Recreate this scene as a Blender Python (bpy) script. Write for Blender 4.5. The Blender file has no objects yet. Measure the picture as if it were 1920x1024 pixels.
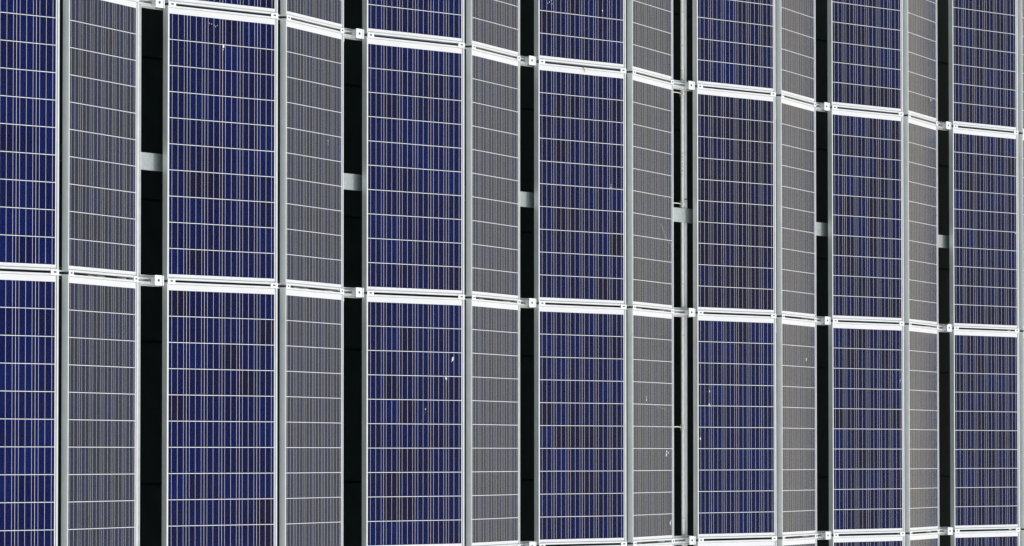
import bpy, math, random
from mathutils import Matrix, Vector

random.seed(7)
scene = bpy.context.scene
COL = scene.collection

# ------------------------------------------------------------------ camera
cam_data = bpy.data.cameras.new('camera')
cam = bpy.data.objects.new('camera', cam_data)
COL.objects.link(cam)
right = Vector((0.4866443693, -0.0002630702, 0.8736001308))
down = Vector((0.0346900330, -0.9992054110, -0.0196251921))
fwd = Vector((0.8729111406, 0.0398557066, -0.4862485612))
m = Matrix.Identity(4)
for i in range(3):
    m[i][0], m[i][1], m[i][2] = right[i], -down[i], -fwd[i]
m.translation = Vector((-20.7326, -1.8875, 15.2531))
cam.matrix_world = m
cam_data.sensor_fit = 'HORIZONTAL'
cam_data.sensor_width = 36.0
cam_data.lens = 8574.55 / 1920 * 36
cam_data.clip_start = 0.1
cam_data.clip_end = 2000
scene.camera = cam

# ------------------------------------------------------------------ world and sun (bright overcast)
SUN_EL, SUN_AZ = math.radians(60), math.radians(165)      # azimuth from +Y towards +X
world = bpy.data.worlds.new('World')
scene.world = world
world.use_nodes = True
wn, wl = world.node_tree.nodes, world.node_tree.links
wn.clear()
sky = wn.new('ShaderNodeTexSky')
sky.sky_type = 'NISHITA'
sky.sun_disc = False
sky.sun_elevation = SUN_EL
sky.sun_rotation = SUN_AZ
sky.air_density = 2.55
sky.dust_density = 0.5
sky.ozone_density = 1.0
hs = wn.new('ShaderNodeHueSaturation')
hs.inputs['Saturation'].default_value = 0.44
bg = wn.new('ShaderNodeBackground')
bg.inputs['Strength'].default_value = 0.15
wo = wn.new('ShaderNodeOutputWorld')
wl.new(sky.outputs[0], hs.inputs['Color'])
wl.new(hs.outputs[0], bg.inputs['Color'])
wl.new(bg.outputs[0], wo.inputs['Surface'])

sun_data = bpy.data.lights.new('sun', 'SUN')
sun_data.energy = 1.5
sun_data.angle = math.radians(14)
sun_data.color = (1.0, 0.87, 0.74)
sun = bpy.data.objects.new('sun', sun_data)
COL.objects.link(sun)
sd = Vector((math.sin(SUN_AZ) * math.cos(SUN_EL), math.cos(SUN_AZ) * math.cos(SUN_EL), math.sin(SUN_EL)))
sun.rotation_euler = sd.to_track_quat('Z', 'Y').to_euler()

scene.view_settings.view_transform = 'Standard'
scene.view_settings.look = 'None'
scene.view_settings.exposure = 0.33
scene.view_settings.gamma = 1.0
scene.view_settings.use_curve_mapping = False
scene.render.engine = 'CYCLES'
cy = scene.cycles
cy.use_denoising = True
cy.denoiser = 'OPENIMAGEDENOISE'
cy.denoising_input_passes = 'RGB_ALBEDO_NORMAL'
cy.max_bounces = 8
cy.transparent_max_bounces = 16
cy.caustics_reflective = False
cy.caustics_refractive = False
scene.render.filter_size = 1.15

# ------------------------------------------------------------------ geometry constants (metres)
TH = math.radians(10)
PW, CELL, NX, NY = 0.992, 0.1585, 6, 10
CW = NX * CELL
V_TOP = NY * CELL / 2 + 0.0465
V_BOT = -NY * CELL / 2 - 0.0330
FT = 0.040
RIDGE = 0.098
VALLEYS = [0.3185, 0.2900, 0.2656, 0.3867, 0.2952, 0.3133, 0.30]     # clear width of each valley, left to right
ROW = 1.68
CT, ST = math.cos(TH), math.sin(TH)
GAP_V = (V_BOT + (-ROW + V_TOP)) / 2           # centre of the slot below a row


def col_x(c):
    if c < 0:
        return -(2 * PW * CT + RIDGE + 0.31)
    return c * (2 * PW * CT + RIDGE) + sum(VALLEYS[:c])


def grey_x(c):
    return col_x(c) + PW * CT + RIDGE


# ------------------------------------------------------------------ materials
def new_mat(name):
    mt = bpy.data.materials.new(name)
    mt.use_nodes = True
    nt = mt.node_tree
    nt.nodes.clear()
    out = nt.nodes.new('ShaderNodeOutputMaterial')
    return mt, nt.nodes, nt.links, out


def ramp(n, stops):
    r = n.new('ShaderNodeValToRGB')
    el = r.color_ramp.elements
    el[0].position, el[0].color = stops[0][0], (*stops[0][1], 1)
    el[1].position, el[1].color = stops[1][0], (*stops[1][1], 1)
    for p, c in stops[2:]:
        e = el.new(p)
        e.color = (*c, 1)
    return r


def simple(name, col, rough=0.5, metal=0.0, var=0.12, scale=14.0, spec=0.5):
    mt, n, l, out = new_mat(name)
    b = n.new('ShaderNodeBsdfPrincipled')
    tc = n.new('ShaderNodeTexCoord')
    nz = n.new('ShaderNodeTexNoise')
    nz.inputs['Scale'].default_value = scale
    nz.inputs['Detail'].default_value = 5
    l.new(tc.outputs['Object'], nz.inputs['Vector'])
    r = ramp(n, [(0.3, tuple(max(0, c * (1 - var)) for c in col)), (0.7, tuple(min(1, c * (1 + var * 0.5)) for c in col))])
    l.new(nz.outputs['Fac'], r.inputs[0])
    l.new(r.outputs[0], b.inputs['Base Color'])
    b.inputs['Roughness'].default_value = rough
    b.inputs['Metallic'].default_value = metal
    b.inputs['Specular IOR Level'].default_value = spec
    l.new(b.outputs[0], out.inputs['Surface'])
    return mt


M_FRAME = simple('anodised_aluminium', (0.74, 0.75, 0.74), 0.42, 0.35, 0.08, 9)
M_RAIL = simple('mill_aluminium', (0.84, 0.85, 0.84), 0.38, 0.5, 0.08, 20)
M_CLAMP = simple('clamp_aluminium', (0.9, 0.9, 0.9), 0.45, 0.2, 0.04, 30)
M_BOLT = simple('bolt_steel', (0.16, 0.16, 0.16), 0.5, 0.6, 0.2, 60)
M_LIP_SHADE = simple('grey_lip_shadow', (0.40, 0.40, 0.40), 0.7, 0.0, 0.2, 40)  # painted shadow line between the frame lip and the glass
M_SHEET = simple('white_backsheet', (0.86, 0.86, 0.87), 0.6, 0.0, 0.03, 6)
M_RIBBON = simple('tinned_ribbon', (0.86, 0.89, 0.97), 0.45, 0.0, 0.06, 30)
M_BEAM = simple('galvanised_steel', (0.46, 0.50, 0.49), 0.5, 0.3, 0.12, 30)
M_PIPE = simple('white_plastic_conduit', (0.86, 0.85, 0.81), 0.45, 0.0, 0.1, 12)
M_STRIP = simple('perforated_strip_zinc', (0.74, 0.74, 0.70), 0.5, 0.15, 0.15, 25)
M_HOLE = simple('dark_hole', (0.03, 0.03, 0.03), 0.8, 0, 0.2, 30)
M_CLIP = simple('beige_steel_clip', (0.62, 0.60, 0.55), 0.5, 0.2, 0.15, 60)
M_DROP = simple('dried_dropping', (0.80, 0.80, 0.80), 0.9, 0.0, 0.25, 90)
M_TWIG = simple('dry_twig_bark', (0.22, 0.13, 0.07), 0.9, 0.0, 0.3, 90)
M_CABLE = simple('grey_cable', (0.10, 0.10, 0.10), 0.6, 0.0, 0.2, 40)
M_ROOF = simple('dark_roof_membrane', (0.007, 0.021, 0.021), 0.75, 0.0, 0.35, 7, 0.3)


def make_smear():
    mt, n, l, out = new_mat('thin_dried_smear')
    tr = n.new('ShaderNodeBsdfTransparent')
    df = n.new('ShaderNodeBsdfDiffuse')
    df.inputs['Color'].default_value = (0.75, 0.75, 0.72, 1)
    tc = n.new('ShaderNodeTexCoord')
    nz = n.new('ShaderNodeTexNoise')
    nz.inputs['Scale'].default_value = 45
    l.new(tc.outputs['Object'], nz.inputs['Vector'])
    mr = n.new('ShaderNodeMapRange')
    mr.inputs['From Min'].default_value = 0.35
    mr.inputs['From Max'].default_value = 0.7
    mr.inputs['To Max'].default_value = 0.3
    l.new(nz.outputs['Fac'], mr.inputs['Value'])
    mx = n.new('ShaderNodeMixShader')
    l.new(mr.outputs[0], mx.inputs[0])
    l.new(tr.outputs[0], mx.inputs[1])
    l.new(df.outputs[0], mx.inputs[2])
    l.new(mx.outputs[0], out.inputs['Surface'])
    return mt


M_SMEAR = make_smear()


def make_cell_mat():
    mt, n, l, out = new_mat('polycrystalline_silicon')
    b = n.new('ShaderNodeBsdfPrincipled')
    oi = n.new('ShaderNodeObjectInfo')
    tc = n.new('ShaderNodeTexCoord')
    add = n.new('ShaderNodeVectorMath')
    add.operation = 'ADD'
    rnd = n.new('ShaderNodeMath')
    rnd.operation = 'MULTIPLY'
    rnd.inputs[1].default_value = 37.0
    l.new(oi.outputs['Random'], rnd.inputs[0])
    l.new(tc.outputs['Object'], add.inputs[0])
    l.new(rnd.outputs[0], add.inputs[1])
    mp = n.new('ShaderNodeMapping')
    mp.inputs['Scale'].default_value = (26, 7, 1)
    l.new(add.outputs[0], mp.inputs['Vector'])
    vo = n.new('ShaderNodeTexVoronoi')
    vo.inputs['Scale'].default_value = 1.6
    l.new(mp.outputs[0], vo.inputs['Vector'])
    sep = n.new('ShaderNodeSeparateColor')
    l.new(vo.outputs['Color'], sep.inputs[0])
    # silicon-nitride coating: its thickness (nm) varies from cell to cell and grain to grain
    oc = n.new('ShaderNodeSeparateColor')
    l.new(oi.outputs['Color'], oc.inputs[0])
    gr = n.new('ShaderNodeMapRange')
    gr.inputs['To Min'].default_value = -2.5
    gr.inputs['To Max'].default_value = 2.5
    l.new(sep.outputs[0], gr.inputs['Value'])
    tk = n.new('ShaderNodeMath')
    tk.operation = 'MULTIPLY_ADD'
    tk.inputs[1].default_value = 100.0
    l.new(oc.outputs[0], tk.inputs[0])
    l.new(gr.outputs[0], tk.inputs[2])
    l.new(tk.outputs[0], b.inputs['Thin Film Thickness'])
    b.inputs['Thin Film IOR'].default_value = 2.05
    b.inputs['IOR'].default_value = 3.6
    b.inputs['Specular Tint'].default_value = (0.13, 0.15, 0.50, 1)
    b.inputs['Base Color'].default_value = (0.002, 0.002, 0.006, 1)
    b.inputs['Roughness'].default_value = 0.4
    l.new(b.outputs[0], out.inputs['Surface'])
    return mt


M_CELL = make_cell_mat()


def make_glass():
    mt, n, l, out = new_mat('antireflective_solar_glass')
    fr = n.new('ShaderNodeFresnel')
    fr.inputs['IOR'].default_value = 1.165
    tr = n.new('ShaderNodeBsdfTransparent')
    gl = n.new('ShaderNodeBsdfGlossy')
    gl.inputs['Roughness'].default_value = 0.16
    gl.inputs['Color'].default_value = (1, 1, 1, 1)
    tc = n.new('ShaderNodeTexCoord')
    nz = n.new('ShaderNodeTexNoise')
    nz.inputs['Scale'].default_value = 3.0
    nz.inputs['Detail'].default_value = 6
    l.new(tc.outputs['Object'], nz.inputs['Vector'])
    mr = n.new('ShaderNodeMapRange')
    mr.inputs['To Min'].default_value = 0.12
    mr.inputs['To Max'].default_value = 0.22
    l.new(nz.outputs['Fac'], mr.inputs['Value'])
    l.new(mr.outputs[0], gl.inputs['Roughness'])
    mix = n.new('ShaderNodeMixShader')
    l.new(fr.outputs[0], mix.inputs[0])
    l.new(tr.outputs[0], mix.inputs[1])
    l.new(gl.outputs[0], mix.inputs[2])
    # thin uneven dust film, different on every pane, streaked down the slope
    oi = n.new('ShaderNodeObjectInfo')
    off = n.new('ShaderNodeMath')
    off.operation = 'MULTIPLY'
    off.inputs[1].default_value = 53.0
    l.new(oi.outputs['Random'], off.inputs[0])
    va = n.new('ShaderNodeVectorMath')
    va.operation = 'ADD'
    l.new(tc.outputs['Object'], va.inputs[0])
    l.new(off.outputs[0], va.inputs[1])
    mp = n.new('ShaderNodeMapping')
    mp.inputs['Scale'].default_value = (1.3, 5.0, 1.0)
    l.new(va.outputs[0], mp.inputs['Vector'])
    l.new(va.outputs[0], nz.inputs['Vector'])
    nd = n.new('ShaderNodeTexNoise')
    nd.inputs['Scale'].default_value = 1.0
    nd.inputs['Detail'].default_value = 8
    nd.inputs['Roughness'].default_value = 0.65
    l.new(mp.outputs[0], nd.inputs['Vector'])
    md = n.new('ShaderNodeMapRange')
    md.inputs['From Min'].default_value = 0.40
    md.inputs['From Max'].default_value = 0.80
    md.inputs['To Min'].default_value = 0.0
    md.inputs['To Max'].default_value = 0.007
    l.new(nd.outputs['Fac'], md.inputs['Value'])
    du = n.new('ShaderNodeBsdfDiffuse')
    du.inputs['Color'].default_value = (0.60, 0.58, 0.54, 1)
    mix2 = n.new('ShaderNodeMixShader')
    l.new(md.outputs[0], mix2.inputs[0])
    l.new(mix.outputs[0], mix2.inputs[1])
    l.new(du.outputs[0], mix2.inputs[2])
    l.new(mix2.outputs[0], out.inputs['Surface'])
    mt2, n, l, out = new_mat('clear_glass_underside')
    tr = n.new('ShaderNodeBsdfTransparent')
    l.new(tr.outputs[0], out.inputs['Surface'])
    return mt, mt2


M_GLASS, M_CLEAR = make_glass()


# ------------------------------------------------------------------ mesh helpers
class MB:
    def __init__(self):
        self.v, self.f, self.mi = [], [], []

    def box(self, x0, x1, y0, y1, z0, z1, mi=0, top_mi=None):
        o = len(self.v)
        self.v += [(x0, y0, z0), (x1, y0, z0), (x1, y1, z0), (x0, y1, z0), (x0, y0, z1), (x1, y0, z1), (x1, y1, z1), (x0, y1, z1)]
        self.f += [(o, o + 3, o + 2, o + 1), (o + 4, o + 5, o + 6, o + 7), (o, o + 1, o + 5, o + 4),
                   (o + 1, o + 2, o + 6, o + 5), (o + 2, o + 3, o + 7, o + 6), (o + 3, o, o + 4, o + 7)]
        self.mi += [mi, mi if top_mi is None else top_mi, mi, mi, mi, mi]
        return self

    def prism(self, pts, z0, z1, mi=0):
        o, k = len(self.v), len(pts)
        self.v += [(x, y, z0) for x, y in pts] + [(x, y, z1) for x, y in pts]
        self.f.append(tuple(o + i for i in reversed(range(k))))
        self.f.append(tuple(o + k + i for i in range(k)))
        for i in range(k):
            j = (i + 1) % k
            self.f.append((o + i, o + j, o + k + j, o + k + i))
        self.mi += [mi] * (k + 2)
        return self

    def tube(self, pts, radii, n=8, mi=0):
        pts = [Vector(p) for p in pts]
        o = len(self.v)
        for i, p in enumerate(pts):
            d = (pts[min(i + 1, len(pts) - 1)] - pts[max(i - 1, 0)]).normalized()
            a = d.orthogonal().normalized() if i == 0 else (a - d * a.dot(d)).normalized()
            b = d.cross(a)
            for k in range(n):
                t = 2 * math.pi * k / n
                self.v.append(tuple(p + (a * math.cos(t) + b * math.sin(t)) * radii[i]))
        for i in range(len(pts) - 1):
            for k in range(n):
                j = (k + 1) % n
                self.f.append((o + i * n + k, o + i * n + j, o + (i + 1) * n + j, o + (i + 1) * n + k))
                self.mi.append(mi)
        self.f.append(tuple(o + k for k in reversed(range(n))))
        self.f.append(tuple(o + (len(pts) - 1) * n + k for k in range(n)))
        self.mi += [mi, mi]
        return self

    def mesh(self, name, mats, smooth=False):
        me = bpy.data.meshes.new(name)
        me.from_pydata(self.v, [], self.f)
        for mt in (mats if isinstance(mats, (list, tuple)) else [mats]):
            me.materials.append(mt)
        me.polygons.foreach_set('material_index', self.mi)
        if smooth:
            me.polygons.foreach_set('use_smooth', [True] * len(me.polygons))
        me.update()
        return me


def put(name, me, parent=None, loc=(0, 0, 0), rot=(0, 0, 0)):
    o = bpy.data.objects.new(name, me)
    COL.objects.link(o)
    o.location = loc
    o.rotation_euler = rot
    if parent is not None:
        o.parent = parent
    return o


def tag(o, label=None, cat=None, group=None, kind=None):
    if label:
        o['label'] = label
    if cat:
        o['category'] = cat
    if group:
        o['group'] = group
    if kind:
        o['kind'] = kind
    return o


# ------------------------------------------------------------------ roof (dark membrane laid in sheets)
ROOF_Z = -0.42
roof = put('roof', MB().box(-40, 60, -40, 40, ROOF_Z - 0.5, ROOF_Z - 0.014).mesh('roof', M_ROOF))
tag(roof, kind='structure')
SEAM0, SEAMP = 0.56, 0.877
sheet_me = MB().box(-6, 26, -SEAMP + 0.016, 0, -0.012, 0.0).mesh('membrane_sheet', M_ROOF)
for k in range(-5, 6):
    put('membrane_sheet', sheet_me, roof, (0, SEAM0 - k * SEAMP, ROOF_Z + random.uniform(-0.002, 0.002)))

# ------------------------------------------------------------------ shared panel meshes (u = across, v = along, w = normal)
LIP = 0.011
long_me = MB().box(0, LIP, V_BOT, V_TOP, -FT, 0).box(LIP, LIP + 0.02, V_BOT + LIP, V_TOP - LIP, -FT, -FT + 0.002).mesh('frame_rail_long', M_FRAME)
short_me = MB().box(LIP + 0.0003, PW - LIP - 0.0003, 0, LIP, -FT, -0.0004).box(LIP + 0.0003, PW - LIP - 0.0003, LIP, LIP + 0.003, -0.004, -0.0028, 1).mesh('frame_rail_short', [M_FRAME, M_LIP_SHADE])  # grey strip along the inner lip stands in for its shadow line
back_me = MB().box(LIP - 0.002, PW - LIP + 0.002, V_BOT + LIP - 0.002, V_TOP - LIP + 0.002, -0.0105, -0.0082).mesh('backsheet', M_SHEET)
pane_me = MB().box(LIP - 0.001, PW - LIP + 0.001, V_BOT + LIP - 0.001, V_TOP - LIP + 0.001, -0.0062, -0.0036, 1, 0).mesh('glass_pane', [M_GLASS, M_CLEAR])
CG, CGY = 0.0031, 0.0042
cell_me = MB().box(-(CELL - CG) / 2, (CELL - CG) / 2, -(CELL - CGY) / 2, (CELL - CGY) / 2, 0, 0.0004).mesh('solar_cell', M_CELL)
rb = MB()
RBW = 0.0018
for j in range(NY):
    y0 = (5 - j) * CELL - CG / 2
    rb.box(-RBW / 2, RBW / 2, y0 - CELL + CG + 0.004, y0 + CG, 0, 0.0003)
ribbon_me = rb.mesh('busbar', M_RIBBON)
U0 = (PW - CW) / 2

# cell grid of panels outside the picture: joined
gm, gr = MB(), MB()
for i in range(NX):
    for j in range(NY):
        x, y = U0 + (i + .5) * CELL, (4.5 - j) * CELL
        h = (CELL - CG) / 2
        gm.box(x - h, x + h, y - h, y + h, -0.0080, -0.0076)
    for b in (1 / 6, 1 / 2, 5 / 6):
        x = U0 + (i + b) * CELL
        gr.box(x - RBW / 2, x + RBW / 2, -5 * CELL, 5 * CELL, -0.0074, -0.0071)
cells_joined_me = gm.mesh('cell_array', M_CELL)
ribbons_joined_me = gr.mesh('busbar_array', M_RIBBON)

NAVY, INDIGO, PURPLE, AZURE = 0.770, 0.740, 0.678, 0.815      # coating thickness in units of 100 nm


def cell_colour(pal):
    k = random.choices((NAVY, INDIGO, PURPLE, AZURE), pal)[0]
    k2 = random.choices((NAVY, INDIGO, PURPLE, AZURE), pal)[0]
    t = random.uniform(0, 0.5)
    return (k * (1 - t) + k2 * t, 0, 0, 1.0)


PAL = {('b', 0): (5, 1.5, .1, 5), ('b', 1): (5, 5, 1.2, 1.6), ('b', 2): (5, 4, 1.0, 1.6), ('b', 3): (4, 4.5, 2.0, 1),
       ('b', 4): (3, 4, 2.5, 1.2), ('b', 5): (3, 5, 2.6, .8), ('b', 6): (3, 5, 3, .7)}
PAL_ONE = {('b', 4, 2): (.4, 2, 9, .1), ('b', 4, 3): (4, 4, 1, 2), ('b', 4, 1): (3, 4, 1, 2.2), ('b', 6, 3): (3, 4, 2, 1)}

ORD = {0: 'first', 1: 'second', 2: 'third', 3: 'fourth', 4: 'fifth', 5: 'sixth', 6: 'seventh', 7: 'eighth'}
ROWN = {1: 'top row', 2: 'upper middle row', 3: 'lower middle row', 4: 'bottom row'}
panels = {}


def make_panel(kind, c, r, full=True):
    e = bpy.data.objects.new('solar_panel', None)
    e.empty_display_size = 0.2
    COL.objects.link(e)
    y = (2 - r) * ROW
    if kind == 'b':
        e.location = (col_x(c), y, 0)
        e.rotation_euler = (0, -TH, 0)
    else:
        e.location = (grey_x(c), y, PW * ST)
        e.rotation_euler = (0, TH, 0)
    # tiny mounting scatter, as installed by hand
    e.location.y += random.uniform(-0.0012, 0.0012)
    e.rotation_euler.y += random.uniform(-0.0006, 0.0006)
    panels[kind, c, r] = e
    if c < 0:
        lab = 'solar panel past the left edge of the view, %s, facing away' % ROWN[r]
    elif c > 6:
        lab = 'solar panel past the right edge of the view, %s' % ROWN[r]
    elif kind == 'b':
        lab = 'dark blue solar panel in the %s blue column from the left, %s' % (ORD[c], ROWN[r])
    else:
        lab = 'grey glaring solar panel in the %s narrow grey column from the left, %s' % (ORD[c], ROWN[r])
    tag(e, lab, 'solar panel', 'blue panels facing the viewer' if kind == 'b' else 'grey panels facing away')
    put('frame_rail', long_me, e)
    put('frame_rail', long_me, e, (PW, V_BOT + V_TOP, 0), (0, 0, math.pi))
    put('frame_rail', short_me, e, (0, V_BOT, 0))
    put('frame_rail', short_me, e, (PW, V_TOP, 0), (0, 0, math.pi))
    put('backsheet', back_me, e)
    put('glass_pane', pane_me, e)
    if not full:
        o = put('cell_array', cells_joined_me, e)
        o.color = (0.74, 0, 0, 1)
        tag(o, kind='stuff')
        tag(put('busbar_array', ribbons_joined_me, e), kind='stuff')
        return e
    pal = PAL_ONE.get((kind, c, r)) or PAL.get((kind, c)) or (3, 4, 2.5, 1)
    for i in range(NX):
        for j in range(NY):
            o = put('solar_cell', cell_me, e, (U0 + (i + .5) * CELL, (4.5 - j) * CELL, -0.0080))
            o.color = cell_colour(pal)
        for b in (1 / 6, 1 / 2, 5 / 6):
            put('busbar', ribbon_me, e, (U0 + (i + b) * CELL + random.uniform(-.0008, .0008), 0, -0.0074))
    return e


for r in (1, 2, 3, 4):
    for c in range(7):
        for kind in 'bg':
            seen = (r in (2, 3)) or (r == 1 and c >= 1) or (r == 4 and (c >= 3 or (c == 2)))
            make_panel(kind, c, r, seen)
for r in (2, 3):
    make_panel('g', -1, r, False)
for r in (1, 2, 3):
    make_panel('b', 7, r, False)

# ------------------------------------------------------------------ mounting rails under each slot
RW = 0.066


def rail_mesh(name, u0, u1, top, deep=0.030, floor=True):
    b = MB()
    for q in (-1, 1):
        a = sorted((q * 0.0155, q * RW / 2))
        b.box(u0, u1, a[0], a[1], top - 0.030, top - 0.026)
        a = sorted((q * 0.0075, q * 0.0155))
        b.box(u0, u1, a[0], a[1], top - deep, top)
        a = sorted((q * (RW / 2 - 0.003), q * RW / 2))
        b.box(u0, u1, a[0], a[1], top - 0.026, top - 0.016)
    if floor:
        b.box(u0, u1, -0.0075, 0.0075, top - deep, top - deep + 0.004)
    return b.mesh(name, M_RAIL)


TOPR = -FT - 0.002
half_ridge = RIDGE / 2 / CT
rail_b_me = rail_mesh('slope_rail', -0.020, PW + half_ridge - 0.002, TOPR, 0.034, False)
rail_g_me = rail_mesh('slope_rail_away', -half_ridge + 0.002, PW + 0.030, TOPR, 0.034, False)
valley_me = rail_mesh('valley_rail', -0.10, 0.44, 0.0)
valley_wide_me = rail_mesh('valley_rail_wide', -0.10, 0.55, 0.0)


def clamp_mesh():
    b = MB()
    b.box(-0.032, 0.032, -0.0145, 0.0145, 0.0004, 0.0045)
    b.box(-0.010, -0.001, -0.0045, 0.0045, 0.0045, 0.0075, 1)
    b.box(0.001, 0.010, -0.0045, 0.0045, 0.0045, 0.0075, 1)
    b.box(-0.004, 0.004, -0.004, 0.004, -0.06, 0.0004, 1)
    return b.mesh('clamp', [M_CLAMP, M_BOLT])


clamp_me = clamp_mesh()


def hexa(r, n=6):
    return [(r * math.cos(2 * math.pi * k / n), r * math.sin(2 * math.pi * k / n)) for k in range(n)]


bolt_me = MB().prism(hexa(0.0085, 12), 0, 0.0015).prism(hexa(0.0062), 0.0015, 0.006).mesh('bolt', M_BOLT)
plate_b = MB()
plate_b.box(0, 0.074, -0.031, 0.031, -0.005, 0)              # top plate with a bolt through it
plate_b.box(0.050, 0.0535, -0.031, 0.031, 0, 0.0025)         # folded ridge
plate_b.box(0.0795, 0.088, -0.030, 0.030, -0.028, 0.005)     # upright lip against the blue frame
plate_b.box(0.074, 0.0795, -0.031, 0.031, -0.012, -0.003)
plate_b.box(0.028, 0.052, -0.020, 0.020, -0.050, -0.005)     # stand-off on the rail
plate_me = plate_b.mesh('foot_plate', M_CLAMP)
post_me = MB().box(-0.02, 0.02, -0.02, 0.02, ROOF_Z + 0.012, -0.19).box(-0.012, 0.012, -0.012, 0.012, -0.19, -0.0851).box(-0.09, 0.09, -0.09, 0.09, ROOF_Z + 0.003, ROOF_Z + 0.012).mesh('post', M_BEAM)

GAPS = {1: 'slot under top row', 2: 'slot under upper middle row', 3: 'slot under lower middle row'}
for g in (1, 2, 3):
    y = (2 - g) * ROW + GAP_V
    for c in range(7):
        e = bpy.data.objects.new('mounting_rail', None)
        COL.objects.link(e)
        e.location = (col_x(c), y, 0)
        tag(e, 'aluminium rail with clamps, %s panel pair from left, %s' % (ORD[c], GAPS[g]), 'mounting rail', 'mounting rails under the panel slots')
        gx = PW * CT + RIDGE
        put('slope_rail', rail_b_me, e, (0, 0, 0), (0, -TH, 0))
        put('slope_rail', rail_g_me, e, (gx, 0, PW * ST), (0, TH, 0))
        vx = gx + PW * CT
        vw = VALLEYS[c]
        put('valley_rail', valley_wide_me if c == 3 else valley_me, e, (vx, 0, -0.055))
        put('post', post_me, e, (vx + vw / 2, 0, 0))
        for u in (0.034, PW - 0.034):
            put('clamp', clamp_me, e, (u * CT, 0, u * ST), (0, -TH, 0))
            put('clamp', clamp_me, e, (gx + u * CT, 0, PW * ST - u * ST), (0, TH, 0))
        px = vx + vw - 0.126
        put('foot_plate', plate_me, e, (px, 0, -0.004))
        put('bolt', bolt_me, e, (px + 0.037, 0, -0.004))

# ------------------------------------------------------------------ flat steel bar crossing under every valley
beam = put('steel_bar', MB().box(-2.5, 19.5, -0.0525, 0.0525, -0.005, 0).mesh('steel_bar', M_BEAM), None, (0, -0.112, -0.091))
tag(beam, 'wide grey galvanised flat bar crossing the dark valleys behind the upper middle row', 'steel bar')

# ------------------------------------------------------------------ conduit and perforated strip in the fourth valley
gx3 = grey_x(3) + PW * CT
pz = -0.114
pp = MB()
yy0, yy1 = -6, 6
pp.tube([(0, yy0, 0), (0, yy1, 0)], [0.016, 0.016], 14)
conduit = put('conduit_pipe', pp.mesh('conduit_pipe', M_PIPE, True), None, (gx3 + 0.409, 0, pz))
tag(conduit, 'off white round conduit pipe running up the dark valley beside the fifth blue column', 'conduit')
sleeve_me = MB().tube([(0, -0.055, 0), (0, 0.055, 0)], [0.0178, 0.0178], 14).mesh('pipe_sleeve', M_PIPE, True)
ring_me = MB().tube([(0, -0.003, 0), (0, 0.003, 0)], [0.0183, 0.0183], 14).mesh('sleeve_ring', M_HOLE, True)
for yv in (-0.045, -2.9, 2.4):
    s = put('pipe_sleeve', sleeve_me, conduit, (0, yv, 0))
    put('sleeve_ring', ring_me, s, (0, 0.056, 0))
st = MB().box(-0.024, 0.024, yy0, yy1, -0.003, 0)
st.box(-0.024, -0.021, yy0, yy1, 0, 0.006)
strip = put('cable_strip', st.mesh('cable_strip', M_STRIP), None, (gx3 + 0.345, 0, pz + 0.014))
tag(strip, 'grey perforated metal strip left of the conduit pipe in the dark valley', 'cable strip')
hm = MB().prism(hexa(0.0045, 8), 0.0002, 0.0008).mesh('hole', M_HOLE)
for yv in (0.965, 0.93, 0.90, 0.84, 0.35, 0.32, 0.30, 0.27, 0.25, 0.22, 0.19, 1.40, 1.15, 1.62, -1.0, -2.35, -0.62):
    put('hole', hm, strip, (random.uniform(-0.006, 0.010), yv, 0))
clamp2 = MB().box(-0.028, 0.004, -0.022, 0.022, 0, 0.016).box(-0.020, -0.004, -0.012, 0.012, 0.016, 0.024, 1).box(0.006, 0.030, -0.006, 0.006, 0.0, 0.010)
clamp2_me = clamp2.mesh('strip_clamp', [M_CLIP, M_STRIP])
wire_me = MB().tube([(-0.028, 0, 0.008), (-0.09, 0.004, 0.010), (-0.16, 0.002, 0.004), (-0.26, 0.006, 0.0)], [0.004] * 4, 6).mesh('tie_wire', M_STRIP, True)
for yv in (0.79, -0.03, -1.68):
    cl = put('strip_clamp', clamp2_me, strip, (-0.018, yv, 0.001))
    put('tie_wire', wire_me, cl)

# ------------------------------------------------------------------ clips, tie ends and an edge tray by the grey panels
clip_b = MB().box(0, 0.040, -0.020, 0.020, -0.004, 0).box(0.012, 0.030, -0.013, 0.013, 0, 0.006).box(0.018, 0.023, -0.004, 0.004, 0.006, 0.0075, 1)
clip_b.prism([(0.040, -0.016), (0.047, -0.008), (0.047, 0.008), (0.040, 0.016)], -0.004, 0)
clip_me = clip_b.mesh('cable_clip', [M_CLIP, M_BOLT])
for c in (0, 1, 2):
    for g, nm in ((1, 'top'), (2, 'lower')):
        y = (2 - g) * ROW + GAP_V - 0.051
        o = put('cable_clip', clip_me, None, (grey_x(c) + PW * CT - 0.004, y, -0.022))
        tag(o, 'small beige steel clip below the %s rail at the %s grey column\'s right edge' % ('upper' if g == 1 else 'lower', ORD[c]), 'cable clip', 'cable clips on the grey panel edges')
tie_me = MB().box(0, 0.030, -0.004, 0.004, -0.003, 0.001).box(0.010, 0.018, -0.007, 0.007, -0.004, 0.004).mesh('cable_tie', M_CLAMP)
for c, r, v in ((0, 2, 0.003), (0, 2, -0.763), (0, 3, 0.067), (1, 2, 0.014), (1, 2, -0.755), (1, 3, 0.074), (1, 3, -0.70), (2, 2, -0.056), (2, 3, -0.005)):
    put('cable_tie', tie_me, panels['g', c, r], (PW - 0.002, v, -0.020))
tray = put('edge_tray', MB().box(0, 0.112, -4.2, 2.5, -0.004, 0).box(0.109, 0.112, -4.2, 2.5, 0, 0.008).mesh('edge_tray', M_RAIL), None, (grey_x(0) + PW * CT + 0.012, 0, -0.072))
tag(tray, 'thin pale metal tray edge running along the first grey column in the leftmost valley', 'edge tray')

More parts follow.
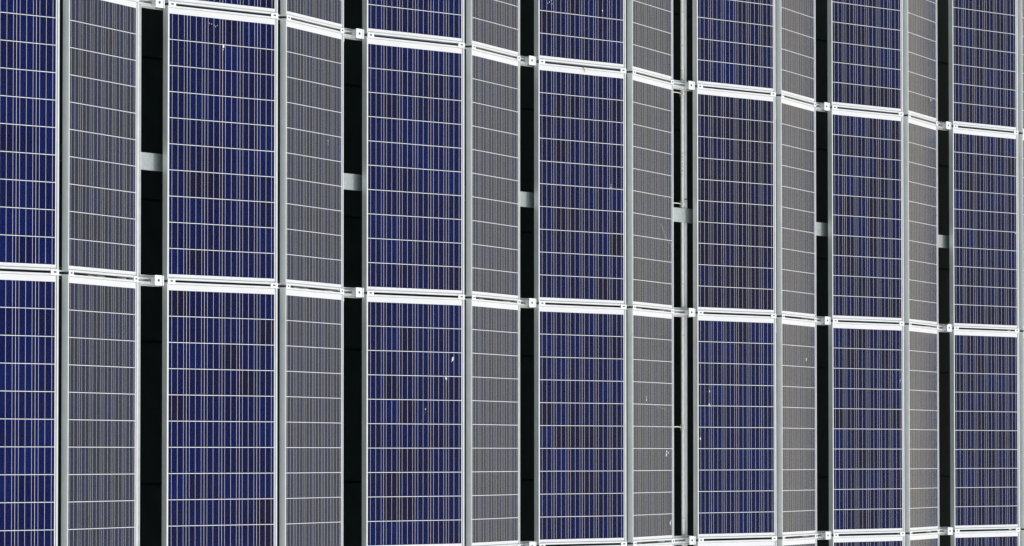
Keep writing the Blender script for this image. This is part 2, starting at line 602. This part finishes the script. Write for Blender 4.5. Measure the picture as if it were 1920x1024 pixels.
# ------------------------------------------------------------------ droppings, scratches and twigs on the glass
def blob(pts, name, rmul=1.0):
    b = MB()
    for x, y, r in pts:
        k = 9
        pl = []
        for i in range(k):
            rr = 0.8 * r * rmul * random.uniform(0.7, 1.2)
            pl.append((x + rr * math.cos(2 * math.pi * i / k) * 0.8, y + rr * math.sin(2 * math.pi * i / k)))
        b.prism(pl, 0, 0.0012)
    return b.mesh(name, M_DROP)


def streak(pts, w, name):
    b = MB()
    b.tube([(x, y, 0) for x, y in pts], [w * random.uniform(0.5, 1.0) for _ in pts], 5)
    return b.mesh(name, M_SMEAR)


def on(kind, c, r, u, v, me, nm='bird_dropping'):
    return put(nm, me, panels[kind, c, r], (u, v, -0.0035))


on('b', 1, 2, 0.499, 0.621, blob([(0, 0, .013), (-.004, -.018, .006)], 'drop_a'))
for dx, dy in ((0, 0), (.02, -.005), (.035, -.012), (-.02, .004), (.05, -.004)):
    on('b', 1, 2, 0.392 + dx, 0.752 + dy, blob([(0, 0, .004)], 'drop_b'))
on('b', 2, 3, 0.874, 0.429, blob([(0, 0, .014), (.004, .012, .009), (-.01, -.012, .005)], 'drop_c'))
on('b', 2, 3, 0.807, 0.303, blob([(0, 0, .012), (-.012, .012, .005), (.01, .014, .005)], 'drop_d'))
on('b', 2, 3, 0.58, 0.06, streak([(-.03, -.05), (-.005, -.01), (.01, .02), (.03, .05)], .0015, 'streak_a'), 'dropping_streak')
on('b', 2, 3, 0.595, 0.098, blob([(0, 0, .006)], 'drop_e'))
on('g', 4, 3, 0.703, 0.535, blob([(0, 0, .016), (0, -.01, .01)], 'drop_f'))
on('g', 3, 3, 0.825, -0.191, blob([(0, .012, .014), (-.01, -.012, .016), (.035, 0, .008), (.05, .01, .005)], 'drop_g'))
on('g', 3, 3, 0.910, -0.700, blob([(0, 0, .016), (.02, .015, .008), (.014, -.02, .006)], 'drop_h'))
on('b', 4, 3, 0.151, 0.266, blob([(0, 0, .010)], 'drop_i'))
on('b', 4, 3, 0, 0, streak([(.036, .245), (.06, .258), (.10, .262), (.15, .264)], .0018, 'streak_b'), 'dropping_streak')
on('b', 4, 3, 0.148, 0.168, blob([(0, 0, .010), (.008, -.012, .005)], 'drop_j'))
on('b', 4, 3, 0.036, -0.084, blob([(0, 0, .010)], 'drop_k'))
on('g', 5, 1, 0.770, -0.654, blob([(0, 0, .013)], 'drop_l'))
on('g', 5, 1, 0, 0, streak([(.44, -.565), (.40, -.585), (.40, -.61), (.44, -.622)], .004, 'streak_c'), 'dropping_streak')
on('g', 3, 2, 0, 0, streak([(.68, -.205), (.74, -.235), (.80, -.285), (.83, -.31), (.92, -.345), (.965, -.372)], .0026, 'streak_d'), 'dropping_streak')
on('g', 3, 2, 0, 0, streak([(.72, -.225), (.77, -.27), (.81, -.315), (.86, -.36)], .002, 'streak_e'), 'dropping_streak')
on('g', 3, 3, 0.335, 0.190, blob([(0, 0, .012), (0, .02, .007)], 'drop_m'))
on('g', 3, 3, 0, 0, streak([(.36, .172), (.57, .150), (.68, .138), (.84, .120)], .0026, 'streak_f'), 'dropping_streak')
for dx, dy, rr in ((0, 0, .006), (.02, .012, .005), (.005, .03, .005), (-.02, -.01, .004), (.03, -.01, .004)):
    on('b', 3, 1, 0.125 + dx, -0.411 + dy, blob([(0, 0, rr)], 'drop_n'))
on('b', 3, 1, 0.726, -0.426, blob([(0, 0, .007)], 'drop_o'))
on('b', 3, 2, 0.821, 0.010, blob([(0, 0, .007), (0, .016, .005)], 'drop_p'))
on('b', 5, 3, 0.941, 0.392, blob([(0, 0, .008), (.012, .014, .004), (-.004, -.016, .005)], 'drop_q'))
on('b', 6, 2, 0.947, -0.010, blob([(0, 0, .007)], 'drop_r'))
on('g', 1, 2, 0.724, 0.119, blob([(0, 0, .008), (0, -.02, .005)], 'drop_s'))

tw = put('dry_twig', MB().tube([(0, 0, 0), (0.03, 0.016, 0.004), (0.075, 0.05, 0.03)], [.003, .0026, .0012], 5).mesh('dry_twig', M_TWIG), None, (col_x(6) - 0.155, GAP_V + 0.02, 0.006))
tag(tw, 'thin brown twig caught at the foot plate of the rightmost valley, middle slot', 'twig')
tw = put('dry_twig', MB().tube([(-.02, .016, 0), (-.004, 0.004, 0.003), (0.016, -.018, 0)], [.002, .003, .0014], 5).mesh('dry_twig_small', M_TWIG), None, (0, 0, 0))
tw.location = (col_x(3) + 0.506 * CT, 0.822, 0.506 * ST + 0.003)
tag(tw, 'tiny brown twig lying on the white upper margin of the fourth blue column', 'twig')
